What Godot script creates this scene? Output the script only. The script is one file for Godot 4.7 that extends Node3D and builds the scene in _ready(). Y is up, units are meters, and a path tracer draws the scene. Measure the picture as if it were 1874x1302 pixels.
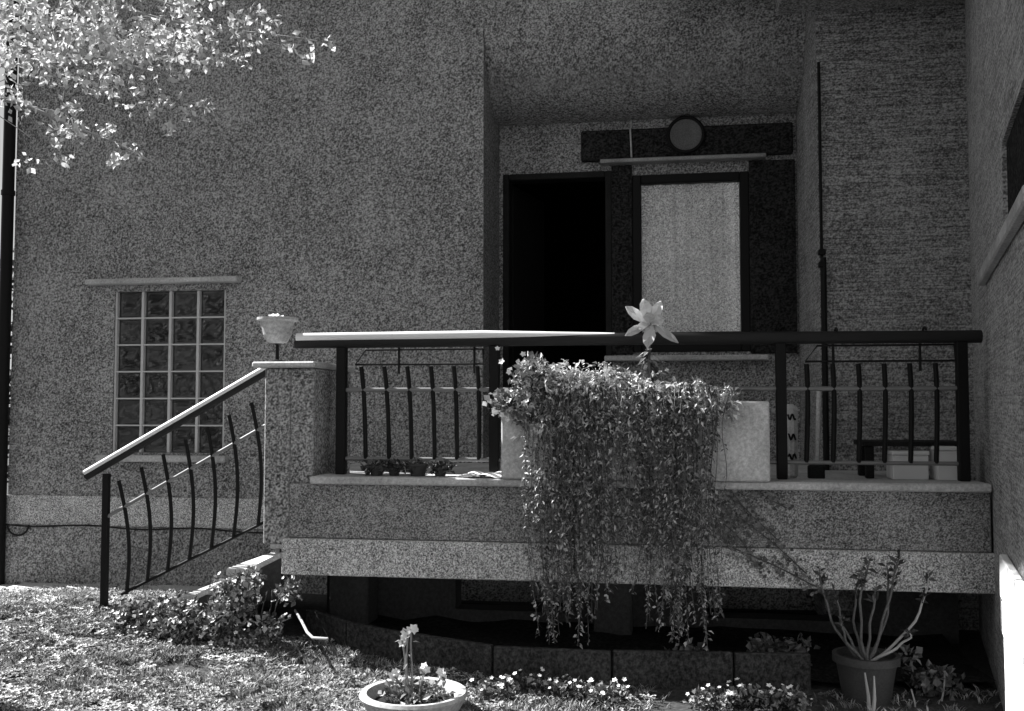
extends Node3D
# A shaded house front with a raised porch, seen in black and white: every colour is a grey.

const EYE := Vector3(0, 1.55, 8.02)
const FOCAL := 1850.0          # in pixels of the 1874 x 1302 photograph
const YAW := 9.2
const PITCH := 2.9
const SUN_TO := Vector3(-0.6715, 0.7071, -0.2216)   # towards the sun: behind the house, past its left corner

var cam_basis: Basis
var rng := RandomNumberGenerator.new()
var M := {}
var used := {}

# ---------------------------------------------------------------- pixels to places
func ray(px: float, py: float) -> Vector3:
	return cam_basis * Vector3((px - 937.0) / FOCAL, -(py - 651.0) / FOCAL, -1.0)
func on_z(px: float, py: float, z: float) -> Vector3:
	var d := ray(px, py)
	return EYE + d * ((z - EYE.z) / d.z)
func on_y(px: float, py: float, y: float) -> Vector3:
	var d := ray(px, py)
	return EYE + d * ((y - EYE.y) / d.y)

# ---------------------------------------------------------------- mesh collector
class Shape:
	var v := PackedVector3Array()
	var n := PackedVector3Array()
	var c := PackedColorArray()
	var has_color := false
	func tri(a: Vector3, b: Vector3, cc: Vector3, out: Vector3, col := Color.WHITE):
		var nn := (b - a).cross(cc - a)
		if nn.length_squared() < 1e-16: return
		nn = nn.normalized()
		if nn.dot(out) < 0.0:
			nn = -nn
			var t := b; b = cc; cc = t
		v.append(a); v.append(cc); v.append(b)          # clockwise is the front
		for i in 3:
			n.append(nn); c.append(col)
	func quad(a, b, cc, d, out: Vector3, col := Color.WHITE):
		tri(a, b, cc, out, col); tri(a, cc, d, out, col)
	func smooth_tri(a, b, cc, na, nb, nc, col := Color.WHITE):
		var g: Vector3 = (b - a).cross(cc - a)
		if g.length_squared() < 1e-18: return
		if g.dot(na + nb + nc) > 0.0:
			var t = b; b = cc; cc = t
			t = nb; nb = nc; nc = t
		v.append(a); v.append(b); v.append(cc)
		n.append(na); n.append(nb); n.append(nc)
		for i in 3: c.append(col)
	func box(lo: Vector3, hi: Vector3, bev := 0.0, xf := Transform3D.IDENTITY, col := Color.WHITE):
		var ctr := (lo + hi) * 0.5
		var h := (hi - lo) * 0.5
		var b: float = min(bev, min(h.x, min(h.y, h.z)) * 0.8)
		for ax in 3:
			var u := (ax + 1) % 3
			var w := (ax + 2) % 3
			for s in [-1.0, 1.0]:
				var p := []
				for k in [[-1, -1], [1, -1], [1, 1], [-1, 1]]:
					var q := Vector3.ZERO
					q[ax] = s * h[ax]; q[u] = k[0] * (h[u] - b); q[w] = k[1] * (h[w] - b)
					p.append(xf * (ctr + q))
				var o := Vector3.ZERO; o[ax] = s
				quad(p[0], p[1], p[2], p[3], xf.basis * o, col)
		if b <= 0.0: return
		for ax in 3:
			var u := (ax + 1) % 3
			var w := (ax + 2) % 3
			for s in [-1.0, 1.0]:
				for t in [-1.0, 1.0]:
					var p := []
					for k in [[-1, 0], [1, 0], [1, 1], [-1, 1]]:
						var q := Vector3.ZERO
						q[ax] = k[0] * (h[ax] - b)
						q[u] = s * (h[u] - (b if k[1] else 0.0))
						q[w] = t * (h[w] - (0.0 if k[1] else b))
						p.append(xf * (ctr + q))
					var o := Vector3.ZERO; o[u] = s; o[w] = t
					quad(p[0], p[1], p[2], p[3], xf.basis * o, col)
		for sx in [-1.0, 1.0]:
			for sy in [-1.0, 1.0]:
				for sz in [-1.0, 1.0]:
					var s := Vector3(sx, sy, sz)
					var p := []
					for ax in 3:
						var q := s * (h - Vector3(b, b, b)); q[ax] = s[ax] * h[ax]
						p.append(xf * (ctr + q))
					tri(p[0], p[1], p[2], xf.basis * s, col)
	func tube(path: Array, radii: Array, seg := 8, col := Color.WHITE, flat := 1.0, caps := true):
		var rings := []
		var side := Vector3.ZERO
		for i in path.size():
			var d: Vector3 = (path[min(i + 1, path.size() - 1)] - path[max(i - 1, 0)]).normalized()
			if side == Vector3.ZERO:
				side = d.cross(Vector3.UP if abs(d.y) < 0.9 else Vector3.BACK).normalized()
			side = (side - d * side.dot(d)).normalized()
			var up := side.cross(d).normalized()
			var r: float = radii[min(i, radii.size() - 1)]
			var ring := []
			for k in seg:
				var a := TAU * k / seg
				var nn := side * cos(a) + up * sin(a)
				ring.append([path[i] + side * cos(a) * r + up * sin(a) * r * flat, nn])
			rings.append(ring)
		for i in rings.size() - 1:
			for k in seg:
				var a = rings[i][k]; var b = rings[i][(k + 1) % seg]
				var e = rings[i + 1][(k + 1) % seg]; var f = rings[i + 1][k]
				smooth_tri(a[0], b[0], e[0], a[1], b[1], e[1], col)
				smooth_tri(a[0], e[0], f[0], a[1], e[1], f[1], col)
		if caps:
			for e in [0, rings.size() - 1]:
				var o: Vector3 = path[0] - path[1] if e == 0 else path[-1] - path[-2]
				for k in seg:
					tri(path[e], rings[e][k][0], rings[e][(k + 1) % seg][0], o, col)
	func lathe(at: Vector3, prof: Array, seg := 28, col := Color.WHITE, squash := 1.0):
		for i in prof.size() - 1:
			var p: Vector2 = prof[i]; var q: Vector2 = prof[i + 1]
			var t := q - p
			var nr := Vector2(t.y, -t.x).normalized()
			for k in seg:
				var a := TAU * k / seg; var b := TAU * (k + 1) / seg
				var da := Vector3(cos(a), 0, sin(a) * squash); var db := Vector3(cos(b), 0, sin(b) * squash)
				var na := Vector3(cos(a) * nr.x, nr.y, sin(a) * nr.x); var nb := Vector3(cos(b) * nr.x, nr.y, sin(b) * nr.x)
				var A := at + da * p.x + Vector3.UP * p.y; var B := at + db * p.x + Vector3.UP * p.y
				var C := at + db * q.x + Vector3.UP * q.y; var D := at + da * q.x + Vector3.UP * q.y
				smooth_tri(A, B, C, na, nb, nb, col); smooth_tri(A, C, D, na, nb, na, col)
	func leaf(at: Vector3, dir: Vector3, up: Vector3, l: float, w: float, col: Color, fold := 0.25, droop := 0.0):
		has_color = true
		var side := dir.cross(up).normalized()
		if side.length_squared() < 0.5: side = Vector3.RIGHT
		var nn := side.cross(dir).normalized()
		var tip := at + dir * l - Vector3.UP * droop * l
		var mid := at + dir * l * 0.5 - Vector3.UP * droop * l * 0.2
		var L := mid + side * w * 0.5 + nn * w * fold
		var R := mid - side * w * 0.5 + nn * w * fold
		tri(at, L, mid, nn, col); tri(mid, L, tip, nn, col)
		tri(at, mid, R, nn, col); tri(mid, tip, R, nn, col)
	func mesh() -> ArrayMesh:
		var a := []; a.resize(Mesh.ARRAY_MAX)
		a[Mesh.ARRAY_VERTEX] = v; a[Mesh.ARRAY_NORMAL] = n
		if has_color: a[Mesh.ARRAY_COLOR] = c
		var m := ArrayMesh.new(); m.add_surface_from_arrays(Mesh.PRIMITIVE_TRIANGLES, a)
		return m

# ---------------------------------------------------------------- objects
func numbered(called: String) -> String:
	var k: int = used.get(called, 0)
	used[called] = k + 1
	return called if k == 0 else "%s_%03d" % [called, k]
func tag(o: Node, label: String, category: String, group := ""):
	o.set_meta("label", label); o.set_meta("category", category)
	if group: o.set_meta("group", group)
func thing(called: String, label: String, category: String, at := Vector3.ZERO, group := "") -> Node3D:
	var o := Node3D.new(); o.name = numbered(called); add_child(o, true)
	o.position = at; tag(o, label, category, group)
	return o
# points of parts are given in the world and stored about their thing's base
func part(called: String, s: Shape, m: Material, parent: Node3D, stuff := false) -> MeshInstance3D:
	var o := MeshInstance3D.new(); o.name = called
	var base := Vector3.ZERO
	var p: Node = parent
	while p != self and p is Node3D:
		base += p.position; p = p.get_parent()
	if base != Vector3.ZERO:
		for i in s.v.size(): s.v[i] -= base
	o.mesh = s.mesh(); o.material_override = m
	if stuff: o.set_meta("kind", "stuff")
	parent.add_child(o, true)
	return o
func structure(called: String, s: Shape, m: Material, parent: Node = null) -> MeshInstance3D:
	var o := MeshInstance3D.new(); o.name = called; o.mesh = s.mesh(); o.material_override = m
	if parent == null:
		o.set_meta("kind", "structure"); add_child(o, true)
	else: parent.add_child(o, true)
	return o
func boxed(lo: Vector3, hi: Vector3, bev := 0.0) -> Shape:
	var s := Shape.new(); s.box(lo, hi, bev); return s

# a wall across z with rectangular holes [x0, y0, x1, y1]; its face is at z1
func pierced(x0: float, x1: float, y0: float, y1: float, z0: float, z1: float, holes: Array, xf := Transform3D.IDENTITY) -> Shape:
	var s := Shape.new()
	var xs := [x0, x1]; var ys := [y0, y1]
	for h in holes:
		for k in [0, 2]: if h[k] > x0 and h[k] < x1: xs.append(h[k])
		for k in [1, 3]: if h[k] > y0 and h[k] < y1: ys.append(h[k])
	xs.sort(); ys.sort()
	var solid := func(i: int, j: int) -> bool:
		if i < 0 or j < 0 or i >= xs.size() - 1 or j >= ys.size() - 1: return false
		var cx: float = (xs[i] + xs[i + 1]) / 2; var cy: float = (ys[j] + ys[j + 1]) / 2
		for h in holes:
			if cx > h[0] and cx < h[2] and cy > h[1] and cy < h[3]: return false
		return true
	for i in xs.size() - 1:
		for j in ys.size() - 1:
			if xs[i + 1] - xs[i] < 1e-4 or ys[j + 1] - ys[j] < 1e-4 or not solid.call(i, j): continue
			var a: float = xs[i]; var b: float = xs[i + 1]; var c: float = ys[j]; var d: float = ys[j + 1]
			s.quad(xf * Vector3(a, c, z1), xf * Vector3(b, c, z1), xf * Vector3(b, d, z1), xf * Vector3(a, d, z1), xf.basis * Vector3.BACK)
			s.quad(xf * Vector3(a, c, z0), xf * Vector3(b, c, z0), xf * Vector3(b, d, z0), xf * Vector3(a, d, z0), xf.basis * Vector3.FORWARD)
			var ni := i - 1
			while ni > 0 and xs[ni + 1] - xs[ni] < 1e-4: ni -= 1
			var pi := i + 1
			while pi < xs.size() - 2 and xs[pi + 1] - xs[pi] < 1e-4: pi += 1
			var nj := j - 1
			while nj > 0 and ys[nj + 1] - ys[nj] < 1e-4: nj -= 1
			var pj := j + 1
			while pj < ys.size() - 2 and ys[pj + 1] - ys[pj] < 1e-4: pj += 1
			if not solid.call(ni, j): s.quad(xf * Vector3(a, c, z0), xf * Vector3(a, d, z0), xf * Vector3(a, d, z1), xf * Vector3(a, c, z1), xf.basis * Vector3.LEFT)
			if not solid.call(pi, j): s.quad(xf * Vector3(b, c, z0), xf * Vector3(b, d, z0), xf * Vector3(b, d, z1), xf * Vector3(b, c, z1), xf.basis * Vector3.RIGHT)
			if not solid.call(i, nj): s.quad(xf * Vector3(a, c, z0), xf * Vector3(b, c, z0), xf * Vector3(b, c, z1), xf * Vector3(a, c, z1), xf.basis * Vector3.DOWN)
			if not solid.call(i, pj): s.quad(xf * Vector3(a, d, z0), xf * Vector3(b, d, z0), xf * Vector3(b, d, z1), xf * Vector3(a, d, z1), xf.basis * Vector3.UP)
	return s

# ---------------------------------------------------------------- materials
func grain_image(size: int, fine: float, mid: float, coarse: float, seed_: int, mean := 0.73, courses := 0.0) -> Image:
	var r := RandomNumberGenerator.new(); r.seed = seed_
	var raw := PackedFloat32Array(); raw.resize(size * size)
	for i in size * size: raw[i] = r.randf() - 0.5
	var n1 := FastNoiseLite.new(); n1.seed = seed_; n1.noise_type = FastNoiseLite.TYPE_SIMPLEX; n1.frequency = 0.11; n1.fractal_octaves = 2
	var n2 := FastNoiseLite.new(); n2.seed = seed_ + 7; n2.frequency = 0.008; n2.fractal_octaves = 4
	var i1 := n1.get_seamless_image(size, size).get_data(); var i2 := n2.get_seamless_image(size, size).get_data()
	var out := PackedByteArray(); out.resize(size * size)
	var k := 0
	# rain streaks: long upright marks of old weather in the plaster
	var n3 := FastNoiseLite.new(); n3.seed = seed_ + 3; n3.frequency = 1.0; n3.fractal_octaves = 3
	var col := PackedFloat32Array(); col.resize(size * size)
	if size == 1024:
		for x in size:
			var ang := TAU * x / size
			for y in size: col[y * size + x] = n3.get_noise_3d(5.0 * cos(ang), 5.0 * sin(ang), y * 0.003) * 0.06
	# courses: thin trowelled lines that run on for a while along each row
	var run := PackedFloat32Array(); run.resize(size * size)
	if courses > 0.0:
		for y in size:
			var v := 0.0
			for x in size:
				if r.randf() < 0.05: v = r.randf() - 0.5
				run[y * size + x] = v
	for y in size:
		var yo := y * size; var y1 := ((y + 1) % size) * size
		for x in size:
			var x1 := (x + 1) % size
			var f := raw[yo + x] + 0.35 * raw[yo + x1] + 0.35 * raw[y1 + x]
			var val := mean + f * fine + (i1[k] / 255.0 - 0.5) * mid + (i2[k] / 255.0 - 0.5) * coarse + run[k] * courses + col[k]
			out[k] = int(clampf(val, 0.02, 1.0) * 255.0)
			k += 1
	return Image.create_from_data(size, size, false, Image.FORMAT_L8, out)

var tex := {}
func textures():
	for t in [["pale_sheet", 512, 0.10, 0.06, 0.05, 57], ["coursed", 1024, 0.52, 0.03, 0.12, 91], ["stucco", 1024, 0.66, 0.03, 0.16, 11], ["stone", 512, 0.10, 0.14, 0.18, 23], ["soil", 512, 0.30, 0.4, 0.2, 31]]:
		var im := grain_image(t[1], t[2], t[3], t[4], t[5], 0.9 if t[0] == "pale_sheet" else 0.73, 0.3 if t[0] == "coursed" else 0.0)
		var bump := im.duplicate(); bump.convert(Image.FORMAT_RGBA8); bump.bump_map_to_normal_map(2.0)
		im.convert(Image.FORMAT_RGB8)
		tex[t[0]] = ImageTexture.create_from_image(im)
		tex[t[0] + "_n"] = ImageTexture.create_from_image(bump)

func grey(a: float, rough := 0.8, grain := "", scale := 0.1, bump := 0.6) -> StandardMaterial3D:
	var m := StandardMaterial3D.new()
	var k := a / 0.5 if grain else a         # the grain textures have a mean of about one half
	m.albedo_color = Color(k, k, k).linear_to_srgb()
	m.roughness = rough
	if grain:
		m.albedo_texture = tex[grain]
		m.uv1_triplanar = true; m.uv1_world_triplanar = true; m.uv1_scale = Vector3.ONE * scale; m.uv1_triplanar_sharpness = 8.0
		m.normal_enabled = true; m.normal_texture = tex[grain + "_n"]; m.normal_scale = bump
	return m
func tinted(rough := 0.6, back := 0.0) -> StandardMaterial3D:
	var m := StandardMaterial3D.new()
	m.vertex_color_use_as_albedo = true; m.roughness = rough
	if back > 0.0:
		m.backlight_enabled = true; m.backlight = Color(back, back, back)
	m.cull_mode = BaseMaterial3D.CULL_DISABLED
	return m
func g(a: float) -> Color: return Color(a, a, a)

func materials():
	textures()
	M.stucco = grey(0.235, 0.95, "stucco", 0.155)
	M.fascia = grey(0.21, 0.95, "stucco", 0.24)
	M.stucco_wing = grey(0.31, 0.95, "coursed", 0.19)
	M.stucco_pier = grey(0.25, 0.95, "coursed", 0.16)
	M.under = grey(0.05, 0.95, "stone", 0.4)  # concrete darkened to carry the shade below porch and stairs
	M.band = grey(0.40, 0.9, "stucco", 0.26, 0.3)
	M.plinth = grey(0.24, 0.95, "stucco", 0.155)
	M.mortar = grey(0.55, 0.9)
	M.concrete = grey(0.42, 0.85, "stone", 0.5)
	M.pale_stone = grey(0.45, 0.8, "stone", 0.6)
	M.dark_wall = grey(0.025, 0.95, "stucco", 0.12)
	M.black = grey(0.012, 0.95)  # near-black in place of shade, for the room and its door
	M.iron = grey(0.012, 0.5)
	M.rail = grey(0.025, 0.45)
	M.sunlit_paint = grey(0.72, 0.4)  # sunlight on the handrail tops, painted as a pale strip
	M.tree_leaf = tinted(0.5, 0.9)
	M.wire = grey(0.02, 0.5)
	M.bar = grey(0.16, 0.45)
	M.dark_wood = grey(0.02, 0.6, "stone", 0.9)
	M.board = grey(0.04, 0.8, "soil", 0.4)
	M.white = grey(0.78, 0.7)
	M.white_wall = grey(0.8, 0.9, "", 0.1)
	M.curtain = grey(0.48, 0.9, "stucco", 0.2, 0.3)  # mottled grain stands in for reflections in the pane
	M.trough = grey(0.45, 0.9, "stone", 0.5)
	M.soil = grey(0.022, 1.0, "soil", 0.35)
	M.ground = grey(0.035, 1.0, "soil", 0.3)
	M.leaf = tinted(0.55, 0.5)
	M.petal = tinted(0.7, 0.3)
	M.bark = grey(0.09, 0.95, "stone", 0.8)
	M.twig = grey(0.3, 0.8)
	M.clay = grey(0.03, 0.8, "stone", 0.8)
	M.plaque2 = grey(0.28, 0.9, "stone", 0.8)
	M.plaque = grey(0.13, 0.9, "stone", 0.8)
	M.glass = StandardMaterial3D.new()
	M.glass.albedo_color = Color(0.9, 0.9, 0.9, 0.06); M.glass.transparency = BaseMaterial3D.TRANSPARENCY_ALPHA; M.glass.roughness = 0.04
	M.block = grey(0.04, 0.08)
	for k in ["iron", "dark_wall", "black", "rail", "dark_wood", "wire", "soil", "board"]: M[k].metallic_specular = 0.2

# ---------------------------------------------------------------- plants
func rand_dir(up_bias := 0.0) -> Vector3:
	return Vector3(rng.randf_range(-1, 1), rng.randf_range(-1, 1) + up_bias, rng.randf_range(-1, 1)).normalized()
func puff(s: Shape, at: Vector3, r: Vector3, count: int, l: float, lo: float, hi: float, up_bias := 0.4):
	for i in count:
		var d := rand_dir()
		var p := at + d * r * pow(rng.randf(), 0.4)
		var v := lerpf(lo, hi, pow(rng.randf(), 1.6))
		var k := rng.randf_range(0.6, 1.3)
		s.leaf(p, rand_dir(up_bias * 0.4), rand_dir(up_bias * 2.0), l * k, l * k * rng.randf_range(0.5, 0.8), g(v))
func flower(s: Shape, at: Vector3, r: float, facing: Vector3, v := 0.75, petals := 5):
	var side := facing.cross(Vector3.UP).normalized()
	if side.length_squared() < 0.5: side = Vector3.RIGHT
	var up := side.cross(facing).normalized()
	var off := rng.randf() * TAU
	for k in petals:
		var a := off + TAU * k / petals
		var d := (side * cos(a) + up * sin(a) + facing * 0.25).normalized()
		s.leaf(at, d, facing, r, r * 0.75, g(v), 0.08)

func soft_path(a: Vector3, b: Vector3, n: int, wob: float) -> Array:
	var out := []
	var ph := rng.randf() * TAU
	for i in n + 1:
		var t := float(i) / n
		out.append(a.lerp(b, t) + Vector3(sin(ph + t * 5.0) * wob, 0, cos(ph * 1.7 + t * 4.0) * wob * 0.5))
	return out

# ---------------------------------------------------------------- scene
func _ready():
	rng.seed = 4711
	cam_basis = Basis(Vector3.UP, deg_to_rad(YAW)) * Basis(Vector3.RIGHT, deg_to_rad(PITCH))
	var cam := Camera3D.new(); cam.name = "camera"
	cam.transform = Transform3D(cam_basis, EYE)
	cam.fov = rad_to_deg(2.0 * atan(651.0 / FOCAL)); cam.near = 0.05; cam.far = 400.0
	add_child(cam); cam.current = true
	var env := Environment.new()
	var skym := ProceduralSkyMaterial.new()
	skym.sky_top_color = Color(0.62, 0.62, 0.62); skym.sky_horizon_color = Color(0.8, 0.8, 0.8)
	skym.ground_bottom_color = Color(0.2, 0.2, 0.2); skym.ground_horizon_color = Color(0.5, 0.5, 0.5)
	skym.sky_curve = 0.2; skym.sun_angle_max = 1.0
	var sky := Sky.new(); sky.sky_material = skym
	env.background_mode = Environment.BG_SKY; env.sky = sky
	env.background_energy_multiplier = 0.42
	env.tonemap_mode = Environment.TONE_MAPPER_LINEAR
	env.tonemap_exposure = 3.0
	env.sdfgi_enabled = true; env.ssao_enabled = true; env.ssil_enabled = true
	var we := WorldEnvironment.new(); we.name = "environment"; we.environment = env; add_child(we)
	var sun := DirectionalLight3D.new(); sun.name = "sun"
	sun.light_energy = 1.6; sun.light_angular_distance = 0.5; sun.shadow_enabled = true
	sun.light_color = Color(1, 1, 1)
	add_child(sun); sun.look_at_from_position(SUN_TO * 20.0, Vector3.ZERO, Vector3.UP)

	materials()
	ground()
	house()
	wing()
	porch()
	staircase()
	railings()
	planter_and_vines()
	porch_clutter()
	garden()
	tree()
	lawn()

func lift(x: float, z: float) -> float:
	return 0.14 * exp(-(pow((x + 4.1) / 1.5, 2) + pow((z - 1.3) / 1.1, 2))) + 0.008 * sin(x * 5.1 + z * 2.0) * sin(z * 4.3 - x)

func ground():
	var xs := []; var zs := []
	for x in [-150.0, -60.0, -25.0, -12.0, -9.0]: xs.append(x)
	for i in 45: xs.append(-7.5 + i * 0.25)
	for x in [5.0, 9.0, 15.0, 30.0, 70.0, 150.0]: xs.append(x)
	for z in [-150.0, -60.0, -25.0, -12.0, -6.0, -2.0]: zs.append(z)
	for i in 33: zs.append(-0.5 + i * 0.25)
	for z in [9.0, 12.0, 25.0, 60.0, 150.0]: zs.append(z)
	var s := Shape.new()
	for i in xs.size() - 1:
		for j in zs.size() - 1:
			var p := []
			for k in [[0, 0], [1, 0], [1, 1], [0, 1]]:
				var x: float = xs[i + k[0]]; var z: float = zs[j + k[1]]
				p.append(Vector3(x, lift(x, z) if abs(x) < 10 and abs(z) < 9 else 0.0, z))
			s.quad(p[0], p[1], p[2], p[3], Vector3.UP)
	structure("ground", s, M.ground)
	# soil of the bed under and before the porch
	var b := Shape.new()
	for i in 16:
		var x0 := -2.45 + i * 0.26; var x1 := x0 + 0.26
		for j in 8:
			var q := []
			for k in [[x0, 0], [x1, 0], [x1, 1], [x0, 1]]:
				var x: float = k[0]
				var zf: float = edge_z(x) - 0.02
				var z := lerpf(0.35, zf, (j + k[1]) / 8.0)
				q.append(Vector3(x, 0.05 + 0.025 * sin(x * 9.0 + z * 7.0) * sin(z * 11.0 - x * 4.0), z))
			b.quad(q[0], q[1], q[2], q[3], Vector3.UP)
	structure("flower_bed", b, M.soil)
	# paving along the foot of the wall at the left
	var path := Node3D.new(); path.name = "path"; path.set_meta("kind", "structure"); add_child(path)
	var x := -6.6
	var k := 0
	while x < -4.05:
		var w := rng.randf_range(0.5, 0.7)
		for row in 2:
			var z0 := 0.06 + row * 0.26
			var y := lift(x + w / 2, z0) + rng.randf_range(0.01, 0.03)
			var o := structure("paving_slab", boxed(Vector3(x, y - 0.06, z0), Vector3(x + w - 0.02, y, z0 + 0.24), 0.008), M.concrete, path)
		x += w; k += 1

func edge_z(x: float) -> float:
	# front line of the bed: from the stair foot it bows out to the vines and runs on to the right
	var pts := [[-2.5, 1.45], [-1.9, 1.95], [-1.05, 2.33], [-0.35, 2.34], [0.35, 2.26], [0.9, 2.2], [1.8, 2.1]]
	for i in pts.size() - 1:
		if x <= pts[i + 1][0]:
			var t: float = clampf((x - pts[i][0]) / (pts[i + 1][0] - pts[i][0]), 0, 1)
			return lerpf(pts[i][1], pts[i + 1][1], t)
	return 2.1

const HX0 := -5.737    # the house's left corner
const RX0 := -1.535    # the recess
const RX1 := 1.03
const RY1 := 4.13
const RZ := -0.75
const CY1 := 4.72     # where the cove above the recess begins
const FLOOR := 1.1

func house():
	var h := thing("house", "tall grey stucco house front with recessed doorway and glass block window", "house")
	var wx0 := -4.77; var wx1 := -3.754; var wy0 := 1.16; var wy1 := 2.54
	part("wall", pierced(HX0, RX1, 0.0, 10.0, -0.3, 0.0, [[wx0, wy0, wx1, wy1], [RX0, FLOOR - 0.1, RX1 + 1, CY1]]), M.stucco, h)
	part("side_wall", boxed(Vector3(HX0, 0, -8.0), Vector3(HX0 + 0.3, 10.0, -0.302)), M.stucco, h)
	part("back_wall", boxed(Vector3(HX0 + 0.302, 0, -8.0), Vector3(2.3, 10.0, -7.7)), M.stucco, h)
	part("shading_roof", boxed(Vector3(-7.3, 10.003, -8.1), Vector3(3.2, 10.2, 2.4)), M.concrete, h)  # unseen; overhang shaped to shade the upper wing wall
	# the recess
	part("recess_side", boxed(Vector3(RX0 - 0.25, FLOOR - 0.1, RZ), Vector3(RX0 - 0.002, CY1, -0.302)), M.stucco, h)
	var cv := Shape.new()
	var cn := 16
	for i in cn:
		var q := []; var nn := []
		for k in 2:
			var th := PI / 2 * (i + k) / cn
			q.append(Vector2(CY1 - (CY1 - RY1 + 0.08) * sin(th), RZ - RZ * cos(th)))
			nn.append(Vector3(0, -sin(th), cos(th)))
		var A := Vector3(RX0, q[0].x, q[0].y); var B := Vector3(RX1, q[0].x, q[0].y)
		var C := Vector3(RX1, q[1].x, q[1].y); var D := Vector3(RX0, q[1].x, q[1].y)
		cv.smooth_tri(A, B, C, nn[0], nn[0], nn[1]); cv.smooth_tri(A, C, D, nn[0], nn[1], nn[1])
	part("soffit", cv, M.stucco, h)
	var dx0 := -1.50; var dx1 := -0.54; var dy1 := 3.61
	var vx0 := -0.36; var vx1 := 0.63; var vy0 := 2.02; var vy1 := 3.56
	part("recess_wall", pierced(RX0, RX1, FLOOR - 0.1, RY1, RZ - 0.2, RZ, [[dx0, FLOOR - 0.2, dx1, dy1], [vx0, vy0, vx1, vy1]]), M.stucco, h)
	# room behind the open door, its shade painted in near-black
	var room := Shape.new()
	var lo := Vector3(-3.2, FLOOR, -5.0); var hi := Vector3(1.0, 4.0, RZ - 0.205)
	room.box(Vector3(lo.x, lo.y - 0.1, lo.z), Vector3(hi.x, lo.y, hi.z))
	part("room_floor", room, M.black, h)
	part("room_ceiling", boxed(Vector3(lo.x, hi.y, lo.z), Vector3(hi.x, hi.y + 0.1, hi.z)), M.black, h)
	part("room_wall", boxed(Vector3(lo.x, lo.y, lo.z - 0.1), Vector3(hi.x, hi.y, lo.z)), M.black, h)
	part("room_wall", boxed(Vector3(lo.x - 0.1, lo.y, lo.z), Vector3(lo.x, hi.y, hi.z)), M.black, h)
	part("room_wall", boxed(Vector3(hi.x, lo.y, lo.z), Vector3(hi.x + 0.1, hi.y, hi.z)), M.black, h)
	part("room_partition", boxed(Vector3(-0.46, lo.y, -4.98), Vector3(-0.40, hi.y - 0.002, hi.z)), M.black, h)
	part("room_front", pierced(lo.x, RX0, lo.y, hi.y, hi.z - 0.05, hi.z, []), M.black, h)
	# door: dark frame and the leaf swung into the room
	var fr := Shape.new()
	fr.box(Vector3(dx0, FLOOR, RZ - 0.16), Vector3(dx0 + 0.055, dy1, RZ + 0.015), 0.006)
	part("door_frame", fr, M.dark_wood, h)
	part("door_frame", boxed(Vector3(dx1 - 0.055, FLOOR, RZ - 0.16), Vector3(dx1, dy1, RZ + 0.015), 0.006), M.dark_wood, h)
	part("door_frame", boxed(Vector3(dx0 + 0.057, dy1 - 0.055, RZ - 0.16), Vector3(dx1 - 0.057, dy1, RZ + 0.013), 0.006), M.dark_wood, h)
	var turn := Transform3D(Basis(Vector3.UP, deg_to_rad(78)), Vector3(dx0 + 0.07, 0, RZ - 0.14))
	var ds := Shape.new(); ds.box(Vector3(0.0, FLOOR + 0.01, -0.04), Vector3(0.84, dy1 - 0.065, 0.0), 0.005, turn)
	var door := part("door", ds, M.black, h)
	var kn := Shape.new()
	var ko := turn * Vector3(0.76, 2.21, 0.0); var kd := turn.basis * Vector3(0, 0, 1)
	kn.tube([ko, ko + kd * 0.05, ko + kd * 0.055, ko + kd * 0.075], [0.011, 0.011, 0.028, 0.024], 10)
	part("door_knob", kn, M.white, door)
	# window with a drawn white curtain
	var wn := Node3D.new(); wn.name = "window"; h.add_child(wn)
	for b in [[vx0, vy0, vx0 + 0.075, vy1], [vx1 - 0.075, vy0, vx1, vy1]]:
		part("frame", boxed(Vector3(b[0], b[1], RZ - 0.09), Vector3(b[2], b[3], RZ + 0.02), 0.006), M.iron, wn)
	for b in [[vx0 + 0.077, vy1 - 0.075, vx1 - 0.077, vy1], [vx0 + 0.077, vy0, vx1 - 0.077, vy0 + 0.17]]:
		part("frame", boxed(Vector3(b[0], b[1], RZ - 0.09), Vector3(b[2], b[3], RZ + 0.018), 0.006), M.iron, wn)
	part("pane", boxed(Vector3(vx0 + 0.077, vy0 + 0.172, RZ - 0.035), Vector3(vx1 - 0.077, vy1 - 0.077, RZ - 0.031)), M.glass, wn)
	var cs := Shape.new()
	var nx := 60
	var cz := func(x: float, y: float) -> float:
		return RZ - 0.068 + 0.010 * sin(x * 46.0 + sin(x * 13.0) * 1.5 + y * 0.7) + 0.004 * sin(x * 121.0 + y) + 0.003 * sin(y * 9.0 + x * 30.0)
	for i in nx:
		for j in 12:
			var q := []
			for k in [[0, 0], [1, 0], [1, 1], [0, 1]]:
				var x := lerpf(vx0 + 0.078, vx1 - 0.078, (i + k[0]) / float(nx)); var y := lerpf(vy0 + 0.17, vy1 - 0.076, (j + k[1]) / 12.0)
				q.append(Vector3(x, y, cz.call(x, y)))
			cs.quad(q[0], q[1], q[2], q[3], Vector3.BACK)
	part("curtain", cs, M.curtain, wn)
	part("sill", boxed(Vector3(-0.60, 1.94, RZ + 0.002), Vector3(0.77, 1.985, RZ + 0.14), 0.008), M.concrete, wn)
	# lintel board, shutter box and the two dark shutters folded back beside the window
	part("shutter_box", boxed(Vector3(-0.80, 3.69, RZ + 0.002), Vector3(0.995, 3.955, RZ + 0.07), 0.01), M.dark_wall, wn)
	part("lintel", boxed(Vector3(-0.63, 3.655, RZ + 0.002), Vector3(0.77, 3.688, RZ + 0.12), 0.006), M.plaque2, wn)
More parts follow.
